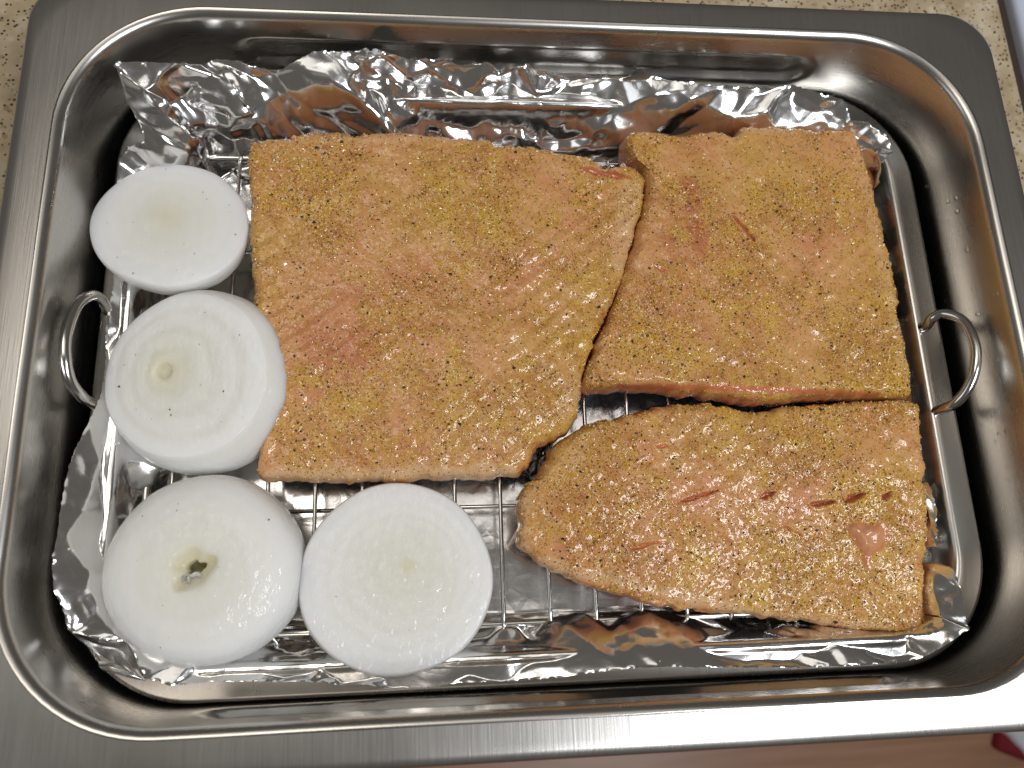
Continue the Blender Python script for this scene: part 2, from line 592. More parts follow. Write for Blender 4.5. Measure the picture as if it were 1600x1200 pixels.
def handle(pts):
    path = catmull(pts, 10)
    v, f = tube(path, 0.0021, 12)
    return mesh_obj('handle', v, f, MAT['wire'], tray)


handle([spot(*p) for p in [(176, 492, -0.0335), (168, 484, -.0305), (158, 468, -.0265), (143, 462, -0.0225), (120, 478, -0.0175), (104, 520, -0.0145), (102, 560, -0.0145), (110, 596, -0.018), (130, 622, -0.0245), (146, 632, -0.0300), (156, 636, -0.0335)]])
handle([spot(*p) for p in [(1438, 512, -0.0335), (1447, 510, -.0300), (1456, 498, -.0260), (1476, 490, -0.0225), (1505, 502, -0.0185), (1522, 535, -0.016), (1524, 570, -0.016), (1513, 605, -0.0190), (1492, 630, -0.0240), (1470, 640, -.0300), (1460, 643, -0.0335)]])

# outlines of the three fillets, measured in the photograph
OUT_A = [(388, 234), (400, 223), (450, 219), (458, 213), (520, 208), (560, 212), (610, 207), (660, 210), (720, 215), (768, 219), (776, 230), (830, 231), (880, 239), (920, 247), (945, 262), (985, 260), (1004, 273), (1008, 292), (1000, 340), (985, 390),
         (970, 440), (955, 480), (935, 520), (918, 560), (908, 598), (910, 620), (905, 645), (890, 665), (862, 684), (838, 700), (826, 724), (800, 738), (740, 743), (640, 746), (540, 748), (440, 745), (402, 741), (400, 700), (398, 620), (395, 520), (393, 420), (391, 330)]
OUT_B = [(978, 214), (1000, 208), (1060, 212), (1110, 205), (1140, 215), (1160, 200), (1200, 197), (1260, 203), (1320, 207), (1335, 215), (1345, 250), (1360, 290), (1375, 350), (1390, 400), (1400, 450), (1405, 500), (1415, 560), (1420, 608), (1414, 620), (1340, 619),
         (1250, 622), (1180, 626), (1130, 618), (1060, 611), (980, 604), (913, 606), (917, 574), (934, 530), (954, 483), (969, 441), (984, 393), (1000, 343), (1008, 294), (1001, 264), (981, 244)]
OUT_C = [(821, 757), (811, 795), (812, 830), (820, 855), (850, 880), (900, 905), (960, 925), (1030, 945), (1100, 955), (1180, 960), (1260, 970), (1330, 981), (1400, 987), (1440, 985), (1455, 974), (1452, 920), (1456, 860), (1450, 800), (1446, 740), (1440, 690), (1432, 650), (1423, 628),
         (1380, 626), (1300, 629), (1230, 635), (1180, 642), (1130, 634), (1090, 629), (1020, 637), (960, 652), (920, 662), (887, 678), (867, 698), (851, 722), (842, 745)]


def inside(px_, py_, poly):
    r = np.zeros(len(px_), bool); n = len(poly)
    for a in range(n):
        x0, y0 = poly[a]; x1, y1 = poly[(a + 1) % n]
        if y0 == y1: continue
        r ^= ((y0 > py_) != (y1 > py_)) & (px_ < (x1 - x0) * (py_ - y0) / (y1 - y0) + x0)
    return r


# ------------------------------------------------------------------ foil
foil = empty('aluminium_foil', (0, 0, -0.0585), 'crumpled aluminium foil lining the tray, its edges turned up behind the fish', 'foil')
EDGE = [(180, 103, -.004), (240, 97, -.007), (320, 98, -.011), (328, 92, -.012), (372, 95, -.013), (425, 115, -.016), (490, 82, -.015), (575, 80, -.0165), (630, 92, -.0175), (700, 93, -.019),
        (790, 97, -.020), (870, 100, -.020), (980, 103, -.0215), (1040, 125, -.023), (1100, 130, -.023), (1200, 140, -.023), (1245, 133, -.021), (1300, 150, -.021), (1324, 158, -.022),
        (1330, 188, -.025), (1360, 191, -.023), (1385, 212, -.021), (1387, 240, -.021), (1364, 300, -.0300), (1378, 350, -.0335), (1392, 420, -.0335), (1402, 490, -.0335), (1412, 560, -.0335), (1425, 640, -.0335),
        (1446, 720, -.0335), (1460, 800, -.0325), (1464, 872, -.0300), (1490, 885, -.025), (1508, 940, -.023), (1518, 986, -.023), (1440, 1028, -.0285), (1350, 1040, -.0285), (1200, 1041, -.0285),
        (1000, 1048, -.0285), (870, 1058, -.0285), (780, 1062, -.0288), (700, 1065, -.0288), (605, 1072, -.0288), (540, 1066, -.0288), (450, 1062, -.0285), (400, 1062, -.0282), (330, 1068, -.0302), (270, 1075, -.0292),
        (228, 1061, -.0285), (196, 1003, -.0262), (150, 998, -.0235), (106, 984, -.0215), (103, 963, -.021), (82, 928, -.019), (75, 880, -.0188), (86, 810, -.0195), (115, 710, -.0225), (160, 610, -.0280), (166, 560, -.0300),
        (165, 500, -.0308), (177, 440, -.0308), (180, 380, -.0308), (182, 300, -.0295), (184, 252, -.0275), (200, 226, -.025), (226, 216, -.0225), (207, 170, -.014)]
E3 = np.array([spot(*e) for e in EDGE])
M_ = 1000
E3 = resample(E3, M_)
arc_s = np.concatenate([[0], np.cumsum(np.linalg.norm(np.diff(E3, axis=0), axis=1))])
# torn, finely serrated edge
jit = RNG.normal(0, 0.0004, M_)
FHX, FHY, FZ = 0.1470, 0.1000, -0.0578
# the point on the foil's flat floor below each edge point
ang = np.arctan2(E3[:, 1] / FHY, E3[:, 0] / FHX)
cs, sn = np.cos(ang), np.sin(ang)
k = (np.abs(cs) ** 8 + np.abs(sn) ** 8) ** (-1 / 8)
B3 = np.column_stack([FHX * cs * k, FHY * sn * k, np.full(M_, FZ)])
for _ in range(12): B3 = (np.roll(B3, 1, 0) + B3 * 2 + np.roll(B3, -1, 0)) / 4
nf, nw = 80, 64
rings = []
for i in range(1, nf + 1):
    t = i / nf
    q = B3 * t; q[:, 2] = FZ
    a = 0.00045 * smooth01(np.full(M_, t), 0.0, 0.15)
    q[:, 2] += 0.0006 + a * (crease(q[:, 0], q[:, 1], 0.034, 5) + 0.6 * crease(q[:, 0], q[:, 1], 0.013, 9)) * (0.5 + 0.8 * vnoise(q[:, 0] * 30, q[:, 1] * 30, 4))
    rings.append(q)
dirn = E3 - B3; L = np.linalg.norm(dirn, axis=1)
hd = np.column_stack([dirn[:, 0], dirn[:, 1], np.zeros(M_)]); hl = np.linalg.norm(hd, axis=1)[:, None] + 1e-6
lift = 0.48 + 0.30 * smooth01(vnoise(arc_s * 22, arc_s * 0, 71), 0.3, 0.7)
CT = B3 + hd * 0.34
CT[:, 2] += (E3[:, 2] - FZ) * lift
out_n = hd / hl
tang = np.roll(E3, -1, 0) - np.roll(E3, 1, 0); tang /= np.linalg.norm(tang, axis=1)[:, None]
for i in range(1, nw + 1):
    t = i / nw
    q = B3 * (1 - t) ** 2 + CT * (2 * t * (1 - t)) + E3 * t * t
    dq = 2 * (1 - t) * (CT - B3) + 2 * t * (E3 - CT)
    nrm = np.cross(tang, dq); nrm /= np.linalg.norm(nrm, axis=1)[:, None] + 1e-9
    s = arc_s; w = t * L
    m = smooth01(np.full(M_, t), 0.0, 0.28)
    tall = smooth01(L, 0.018, 0.048)
    back = smooth01(E3[:, 1], 0.06, 0.10)
    amp = (0.0026 + 0.0046 * tall * (0.40 + 0.60 * back)) * m
    clus = smooth01(vnoise(s * 28, w * 28, 66), 0.40, 0.75)
    h = crease(s, w, 0.034, 21) * 1.0 + 0.66 * crease(s, w, 0.0145, 33) * (0.5 + clus) + 0.27 * crease(s, w, 0.0066, 47) * (0.15 + clus)
    q = q + nrm * (amp * h)[:, None]
    if i == nw: q[:, 2] += jit
    rings.append(q)
FV = np.vstack(rings)
# stay inside the pan and above the tray
hx, hy, hr = pan_half(FV[:, 2])
d = sd_rrect(FV[:, 0], FV[:, 1], hx - 0.0012, hy - 0.0012, hr)
over = np.maximum(d, 0)
ctr = np.column_stack([np.clip(FV[:, 0], -0.128, 0.128), np.clip(FV[:, 1], -0.079, 0.079)])
dv = FV[:, :2] - ctr; dv /= np.linalg.norm(dv, axis=1)[:, None] + 1e-9
FV[:, :2] -= dv * over[:, None]
for out_ in (OUT_A, OUT_B, OUT_C):      # the foil runs under the fish
    pl = np.array([spot(a, b_, -0.031)[:2] for a, b_ in out_]); pc = pl.mean(0); pl = pc + (pl - pc) * 1.012
    under = inside(FV[:, 0], FV[:, 1], pl)
    FV[under, 2] = np.minimum(FV[under, 2], -0.0460)
FV[:, 2] = np.maximum(FV[:, 2], tray_z(FV[:, 0], FV[:, 1]) + 0.0008 + 0.0012 * vnoise(FV[:, 0] * 90, FV[:, 1] * 90, 19) * (FV[:, 2] > -0.05))
FV = np.vstack([FV, [[0, 0, FZ + 0.0006]]])
Fq = [tuple(x) for x in ring_faces(nf + nw, M_)]
Fq += [(j, (j + 1) % M_, len(FV) - 1) for j in range(M_)]
sheet = mesh_obj('sheet', FV, Fq, MAT['foil'], foil)
fix_normals(sheet)


def foil_patch(name, ctrl, amp=0.0006, n=26, seed=3, lam=0.012):
    """a curled or folded piece of foil: a grid of control points (rows of (px, py, z))"""
    rws = [catmull([spot(*c) for c in r], 1 if len(r) < 2 else n // (len(r) - 1) + 1) for r in ctrl]
    rws = [resample(r, n, closed=False) for r in rws]
    cols = np.array(rws)
    g = np.array([resample(catmull(cols[:, j], 8), n, closed=False) for j in range(n)])
    vv = g.reshape(-1, 3).copy()
    vv[:, 2] += amp * crease(vv[:, 0], vv[:, 1], lam, seed)
    o = mesh_obj(name, vv, ring_faces(n, n, closed=False), MAT['foil'], foil)
    return o


# corner turned under at the front left, with its curled tip
foil_patch('folded_corner', [[(106, 984, -.0218), (150, 998, -.0238), (196, 1003, -.0265), (214, 1032, -.0278), (228, 1061, -.0288)],
                             [(112, 990, -.0260), (150, 1006, -.0290), (186, 1016, -.0310), (205, 1042, -.0320), (226, 1062, -.0320)],
                             [(128, 1004, -.0300), (155, 1024, -.0320), (180, 1036, -.0322), (200, 1050, -.0322), (224, 1063, -.0322)]], 0.0003)
foil_patch('curled_tip', [[(156, 1033, -.0290), (175, 1036, -.0275), (200, 1046, -.0280), (226, 1062, -.0300)],
                          [(154, 1040, -.0270), (175, 1044, -.0260), (200, 1053, -.0270), (227, 1063, -.0295)],
                          [(160, 1047, -.0290), (178, 1052, -.0285), (202, 1059, -.0290), (228, 1064, -.0305)]], 0.0001)

# ------------------------------------------------------------------ wire rack
RZ = -0.0440        # height of the wires' centre line
rack = empty('wire_rack', (0, 0, -0.0575), 'chrome wire cooling rack standing on the foil under the fish', 'rack')
RX0, RX1, RY0, RY1 = -0.1535, 0.1500, -0.1035, 0.0930
fr = []
rr = 0.010
for (cx, cy, a0) in [(RX1 - rr, RY0 + rr, -90), (RX1 - rr, RY1 - rr, 0), (RX0 + rr, RY1 - rr, 90), (RX0 + rr, RY0 + rr, 180)]:
    for k in range(7):
        a = math.radians(a0 + 90 * k / 6)
        fr.append((cx + rr * math.cos(a), cy + rr * math.sin(a), RZ - 0.0023))
v, f = tube(fr, 0.0015, 12, closed=True); mesh_obj('frame', v, f, MAT['wire'], rack)
for k in range(-8, 9):
    x = -0.0008 + 0.01785 * k
    if x > RX1 - 0.004: continue
    path = [(x, RY0 - 0.0016, RZ - 0.0028), (x, RY0 - 0.0013, RZ - 0.0012), (x, RY0 - 0.0002, RZ), (x, RY0 + 0.004, RZ), (x, -0.05, RZ), (x, 0.0, RZ), (x, 0.05, RZ), (x, RY1 - 0.004, RZ), (x, RY1 + 0.0004, RZ), (x, RY1 + 0.0014, RZ - 0.0012), (x, RY1 + 0.0016, RZ - 0.0028)]
    v, f = tube(path, 0.00085, 8); mesh_obj('wire', v, f, MAT['wire'], rack)
for y in (-0.0590, -0.005, 0.049):
    v, f = tube([(RX0 + 0.0012, y, RZ - 0.0016), (0, y, RZ - 0.0016), (RX1 - 0.0012, y, RZ - 0.0016)], 0.0008, 8)
    mesh_obj('cross_wire', v, f, MAT['wire'], rack)
for x in (RX0 + 0.03, RX1 - 0.03):
    for y in (RY0 + 0.0045, RY1 - 0.0045):
        sy = 1 if y > 0 else -1
        path = [(x - 0.006, y, RZ - 0.003), (x - 0.005, y, -0.0535), (x - 0.002, y, -0.0555), (x + 0.002, y, -0.0555), (x + 0.005, y, -0.0535), (x + 0.006, y, RZ - 0.003)]
        v, f = tube(catmull(path, 4), 0.0011, 8); mesh_obj('foot', v, f, MAT['wire'], rack)

# ------------------------------------------------------------------ fish fillets
FB = RZ + 0.0010      # the fillets lie on the wires


def seg_dist(x, y, a, b):
    ax, ay = a; bx, by = b
    t = np.clip(((x - ax) * (bx - ax) + (y - ay) * (by - ay)) / ((bx - ax) ** 2 + (by - ay) ** 2), 0, 1)
    return np.hypot(x - ax - t * (bx - ax), y - ay - t * (by - ay))


def octa(n):
    F0 = np.array([[0, 2, 4], [2, 1, 4], [1, 3, 4], [3, 0, 4], [2, 0, 5], [1, 2, 5], [3, 1, 5], [0, 3, 5]])
    V0 = np.array([[1, 0, 0], [-1, 0, 0], [0, 1, 0], [0, -1, 0], [0, 0, 1], [0, 0, -1.0]])
    return V0, F0


def grains(name, P, size, colr, parent, kind='stuff'):
    n = len(P)
    V0, F0 = octa(n)
    sc = size[:, None] * RNG.uniform(0.55, 1.25, (n, 3)); sc[:, 2] *= 0.75
    a = RNG.uniform(0, 6.28, n); b = RNG.uniform(-0.6, 0.6, n)
    vv = V0[None] * sc[:, None, :]
    vv = vv + RNG.normal(0, 0.12, vv.shape) * size[:, None, None]
    ca, sa, cb, sb = np.cos(a), np.sin(a), np.cos(b), np.sin(b)
    x = vv[..., 0] * ca[:, None] - vv[..., 1] * sa[:, None]; y = vv[..., 0] * sa[:, None] + vv[..., 1] * ca[:, None]; z = vv[..., 2]
    y2 = y * cb[:, None] - z * sb[:, None]; z2 = y * sb[:, None] + z * cb[:, None]
    vv = np.stack([x, y2, z2], -1) + P[:, None, :]
    ff = (F0[None] + (np.arange(n) * 6)[:, None, None]).reshape(-1, 3)
    cc = np.repeat(np.column_stack([colr, np.ones(n)]), 6, axis=0)
    o = mesh_obj(name, vv.reshape(-1, 3), ff, MAT['grain'], parent, smooth=False, colors=cc)
    if kind: o['kind'] = kind
    return o


PALETTE = np.array([(0.76, 0.46, 0.13), (0.64, 0.35, 0.04), (0.70, 0.43, 0.02), (0.40, 0.14, 0.022), (0.86, 0.68, 0.38), (0.56, 0.22, 0.045)])


def fillet(name, outline, ctr_px, T, label, seed, thick_fn=None, cuts=(), reds=(), pales=(), skin_spots=(), dens_fn=None, lump=None, density=70, ridge=0.0003):
    zo = FB + T * 0.85
    pts = np.array([spot(px, py, zo) for px, py in outline])[:, :2]
    NA = 560
    b = resample(catmull(pts, 6, closed=True), NA)
    ssum = np.arange(NA) / NA * 60
    c = spot(*ctr_px, zo)[:2]
    dvec = b - c; dl = np.linalg.norm(dvec, axis=1)
    b = b + dvec / dl[:, None] * (0.0012 * fbm(ssum * 1.6, ssum * 0 + seed, seed, 3) + 0.0004 * fbm(ssum * 5, ssum * 0 + 3, seed + 5, 2) - 0.0003)[:, None]
    NRG = 130
    svals = np.concatenate([np.linspace(0.01, 0.86, 90), np.linspace(0.865, 1.0, 40)])
    rings = []; edge = []
    for s in svals:
        p = c + (b - c) * s
        rings.append(p); edge.append((1 - s) * np.linalg.norm(b - c, axis=1))
    XY = np.array(rings); Ed = np.array(edge)
    x, y = XY[..., 0], XY[..., 1]
    tloc = T * (thick_fn(x, y) if thick_fn else 1.0)
    wr = 0.0048
    round_ = np.sqrt(np.clip(1 - (1 - np.clip(Ed / wr, 0, 1)) ** 2, 0, 1))
    base_frac = 0.68
    h = tloc * (base_frac + (1 - base_frac) * round_)
    h = h + 0.0012 * fbm(x * 38, y * 38, seed + 20, 3) + 0.0007 * fbm(x * 130 + y * 60, y * 110, seed + 25, 2) + 0.00035 * fbm(x * 260, y * 260, seed + 31, 2) * round_
    dr = (x * 0.62 - y * 0.78) + 0.0025 * fbm(x * 40, y * 40, seed + 61, 2)
    h = h + ridge * (np.abs(((dr / 0.0062) % 1.0) - 0.5) * 2 - 0.5) * smooth01(fbm(x * 28, y * 28, seed + 62, 2), -0.3, 0.4)
    bare = np.zeros_like(x); pale = np.zeros_like(x); red = np.zeros_like(x)
    for (p0, p1, wdt, dep) in cuts:
        a0 = spot(*p0, zo)[:2]; a1 = spot(*p1, zo)[:2]
        ln = np.linalg.norm(a1 - a0); ux, uy = (a1 - a0) / ln
        tt = np.clip(((x - a0[0]) * ux + (y - a0[1]) * uy) / ln, 0, 1)
        wl = wdt * (0.18 + 0.82 * np.sin(math.pi * np.clip(tt, 0, 1) ** 0.7) ** 0.8) * (1 + 0.5 * fbm(x * 420, y * 420, seed + 13, 2))
        dd = seg_dist(x, y, a0, a1) + 0.0005 * fbm(x * 300, y * 300, seed + 3, 2)
        k_ = 1 - smooth01(dd, wl * 0.25, wl)
        h -= dep * k_; bare = np.maximum(bare, k_); red = np.maximum(red, 0.35 * k_ * (dep > 0.0012))
        h += 0.25 * dep * np.exp(-((dd - 1.3 * wl) / (0.5 * wdt)) ** 2)
    if lump:
        lp, rx, hh = lump
        a0 = spot(*lp, zo)[:2]
        ex, ey = x - a0[0], y - a0[1]
        # a torn flap: three straight sides, steep on the left, sloping off to the right
        e1 = np.maximum(np.maximum(-ex * 0.9 - ey * 0.45, ex * 0.75 - ey * 0.75), np.maximum(ey * 1.25, ex * 0.8 + ey * 0.35)) + 0.0022 * fbm(x * 170, y * 170, seed + 8, 3)
        k_ = 1 - smooth01(e1, 0.15 * rx, rx)
        h += hh * k_ * (1.0 - 0.5 * smooth01(ex, -rx * 0.3, rx)); bare = np.maximum(bare, 0.9 * (1 - smooth01(e1, rx * 0.8, rx)))
        pale = np.maximum(pale, 0.35 * (1 - smooth01(e1, rx * 0.5, rx)))
    for (pc, r0, amt) in reds:
        a0 = spot(*pc, zo)[:2]; dd = np.hypot(x - a0[0], y - a0[1]) * (1 + 0.7 * fbm(x * 90, y * 90, seed + 70, 3))
        red = np.maximum(red, amt * (1 - smooth01(dd, 0.2 * r0, r0)))
    for (p0, p1, wdt, amt) in pales:
        a0 = spot(*p0, zo)[:2]; a1 = spot(*p1, zo)[:2]
        dd = seg_dist(x, y, a0, a1) * (1 + 0.5 * fbm(x * 120, y * 120, seed + 77, 2))
        pale = np.maximum(pale, amt * (1 - smooth01(dd, 0.3 * wdt, wdt)))
    z = FB + 0.0012 + np.maximum(h, 0.0035)
    top = np.stack([x, y, z], -1)
    # side wall down to the skin
    sides = []
    bn = (b - c) / np.linalg.norm(b - c, axis=1)[:, None]
    zt = z[-1]
    for fr_, out in ((0.82, 0.0006), (0.6, 0.0008), (0.35, 0.0003), (0.12, -0.0006), (0.0, -0.0014)):
        zz = FB + 0.0008 + (zt - FB - 0.0008) * fr_
        wob = 0.0005 * fbm(ssum * 3, np.full(NA, fr_ * 4), seed + 44, 2)
        pp = b + bn * (out + wob)[:, None] if hasattr(wob, '__len__') else b
        sides.append(np.column_stack([pp, zz]))
    V = np.vstack([top.reshape(-1, 3)] + sides)
    nr = len(svals) + len(sides)
    F = [tuple(q) for q in ring_faces(nr, NA)]
    V = np.vstack([V, [[c[0], c[1], z[0].mean()]]]); F += [(j, (j + 1) % NA, len(V) - 1) for j in range(NA)]
    V = np.vstack([V, [[c[0], c[1], FB + 0.0008]]]); bb = (nr - 1) * NA
    F += [(bb + (j + 1) % NA, bb + j, len(V) - 1) for j in range(NA)]
    cols = np.zeros((len(V), 4)); cols[:, 3] = 1
    nt = top.reshape(-1, 3).shape[0]
    def season_mask(px_, py_):
        v_ = smooth01(fbm(px_ * 48, py_ * 48, seed + 300, 3) + 0.45 * fbm(px_ * 170, py_ * 170, seed + 310, 2), -0.58, 0.30)
        return v_ * (dens_fn(px_, py_) if dens_fn is not None else 1.0)
    cols[:, 3] = 0.0; cols[:nt, 3] = season_mask(x, y).ravel()
    cols[:nt, 0] = bare.ravel(); cols[:nt, 1] = pale.ravel(); cols[:nt, 2] = red.ravel()
    for i in range(len(sides)):
        sl = slice(nt + i * NA, nt + (i + 1) * NA)
        cols[sl, 0] = 0.55; cols[sl, 1] = pale[-1]; cols[sl, 2] = red[-1] * 0.8
    root = empty(name, (c[0], c[1], FB), label, 'fish fillet', 'seasoned fish fillets on the rack')
    fl = mesh_obj('flesh', V, F, MAT['flesh'], root, colors=cols); fix_normals(fl)
    # skin underneath
    sb = b - bn * 0.0012
    for (sp, amt, wid) in skin_spots:
        a0 = spot(*sp, FB)[:2]; dd = np.hypot(b[:, 0] - a0[0], b[:, 1] - a0[1])
        sb = sb + bn * (amt * np.exp(-(dd / wid) ** 2))[:, None]
    sk = np.vstack([np.column_stack([sb * 0.5 + c * 0.5, np.full(NA, FB + 0.0006)]), np.column_stack([sb - bn * 0.002, np.full(NA, FB + 0.0009)]), np.column_stack([sb, np.full(NA, FB + 0.0010)]),
                    np.column_stack([sb, np.full(NA, FB + 0.0002)]), np.column_stack([sb * 0.5 + c * 0.5, np.full(NA, FB + 0.0001)])])
    mesh_obj('skin', sk, ring_faces(5, NA), MAT['skin'], root)
    # seasoning: grains sown over the top
    area = 0.5 * abs(np.sum(b[:, 0] * np.roll(b[:, 1], -1) - np.roll(b[:, 0], -1) * b[:, 1]))
    def sow(n, mask_seed, sharp, rmin=0.0):
        th = RNG.integers(0, NA, n * 3); s = np.sqrt(RNG.uniform(0, 1, n * 3))
        w = dl[th] ** 2; w = w / w.max()
        keep = RNG.uniform(0, 1, n * 3) < w
        th, s = th[keep], s[keep]
        si = np.interp(s, svals, np.arange(len(svals)))
        i0 = np.clip(si.astype(int), 0, len(svals) - 2); fq = si - i0
        p = top[i0, th] * (1 - fq)[:, None] + top[i0 + 1, th] * fq[:, None]
        bz = bare[i0, th]
        dens = 0.16 + 0.84 * season_mask(p[:, 0], p[:, 1])
        kp = (RNG.uniform(0, 1, len(p)) < dens) & (bz < 0.5)
        p = p[kp]
        return p[:n]
    n1 = int(area * 1e4 * density)
    P1 = sow(n1, seed + 200, 0.35)
    pick = RNG.choice(len(PALETTE), len(P1), p=[0.22, 0.20, 0.17, 0.15, 0.13, 0.13])
    c1 = PALETTE[pick] * RNG.uniform(0.8, 1.12, (len(P1), 1))
    s1 = np.clip(RNG.lognormal(math.log(0.00030), 0.30, len(P1)), 0.00015, 0.0008)
    n2 = int(area * 1e4 * density * 0.17)
    P2 = sow(n2, seed + 260, 0.3)
    c2 = np.array([(0.016, 0.011, 0.008)]) * RNG.uniform(0.6, 3.0, (len(P2), 1)) + np.array([[0.035, 0.012, 0.0]]) * RNG.uniform(0, 1.5, (len(P2), 1))
    s2 = np.clip(RNG.lognormal(math.log(0.00024), 0.42, len(P2)), 0.00012, 0.00085)
    P = np.vstack([P1, P2]); S = np.concatenate([s1, s2]); CC = np.vstack([c1, c2])
    P[:, 2] += S * 0.25
    grains('seasoning', P, S, CC, root)
    return root


def thA(x, y):
    return 1.0 - 0.38 * smooth01(-y, 0.0, 0.062) - 0.10 * smooth01(x, -0.02, 0.03)


def thC(x, y):
    return 1.0 - 0.42 * smooth01(-y, 0.045, 0.105) - 0.15 * smooth01(-x, -0.03, 0.02)


fillet('fish_fillet', OUT_A, (690, 480), 0.0175, 'largest orange fish fillet, dusted with spice, next to the onion slices', 5, thA,
       cuts=[((905, 268), (985, 283), 0.0022, 0.0016)],
       reds=[((560, 560), 0.016, 0.35), ((640, 450), 0.02, 0.18), ((500, 520), 0.012, 0.25)],
       pales=[((985, 300), (965, 420), 0.006, 0.55), ((420, 742), (800, 736), 0.0035, 0.95), ((880, 640), (905, 600), 0.006, 0.5), ((420, 225), (780, 222), 0.0028, 0.4)],
       skin_spots=[((990, 240), 0.006, 0.005), ((836, 722), 0.009, 0.006)], density=150, ridge=0.0007,
       dens_fn=lambda x, y: 1.0 - 0.45 * smooth01(-y, 0.022, 0.05) - 0.35 * smooth01(x, 0.005, 0.05) * smooth01(y, 0.0, 0.05))
fillet('fish_fillet', OUT_B, (1180, 420), 0.0165, 'squarish spiced fish fillet at the back right, above the tapered piece', 25, None,
       cuts=[((1140, 342), (1174, 382), 0.0012, 0.0014), ((1018, 420), (1036, 432), 0.0009, 0.0007), ((960, 603), (1400, 618), 0.0016, 0.0)],
       reds=[((1072, 300), 0.007, 0.65), ((1078, 330), 0.008, 0.75), ((1086, 360), 0.008, 0.75), ((1088, 385), 0.006, 0.6), ((1040, 380), 0.007, 0.45), ((1075, 240), 0.012, 0.25), ((1090, 520), 0.008, 0.25)],
       pales=[((1330, 240), (1405, 560), 0.004, 0.3), ((1000, 213), (1320, 208), 0.0025, 0.3)], density=160)
fillet('fish_fillet', OUT_C, (1150, 800), 0.0160, 'tapered spiced fish fillet at the front right with small splits in its flesh', 45, thC,
       cuts=[((1262, 789), (1300, 784), 0.0017, 0.0026), ((1316, 785), (1346, 772), 0.0019, 0.0030), ((1372, 782), (1388, 770), 0.0014, 0.0026), ((1062, 785), (1118, 768), 0.0012, 0.0016), ((1186, 778), (1206, 770), 0.0015, 0.0022),
             ((1022, 700), (1050, 698), 0.0010, 0.0010), ((1225, 822), (1252, 836), 0.0009, 0.0010), ((985, 858), (1030, 846), 0.0010, 0.0008), ((1110, 634), (1300, 632), 0.0020, 0.0010)],
       reds=[((900, 830), 0.010, 0.3), ((890, 790), 0.014, 0.22)],
       pales=[((850, 880), (1180, 957), 0.0030, 0.8), ((1180, 957), (1400, 984), 0.0024, 0.6), ((820, 760), (818, 850), 0.003, 0.5)],
       skin_spots=[((838, 728), 0.008, 0.006)], lump=((1358, 840), 0.0075, 0.0022), density=175,
       dens_fn=lambda x, y: 1.0 - 0.6 * smooth01(-x, -0.012, 0.010))

# ------------------------------------------------------------------ onions


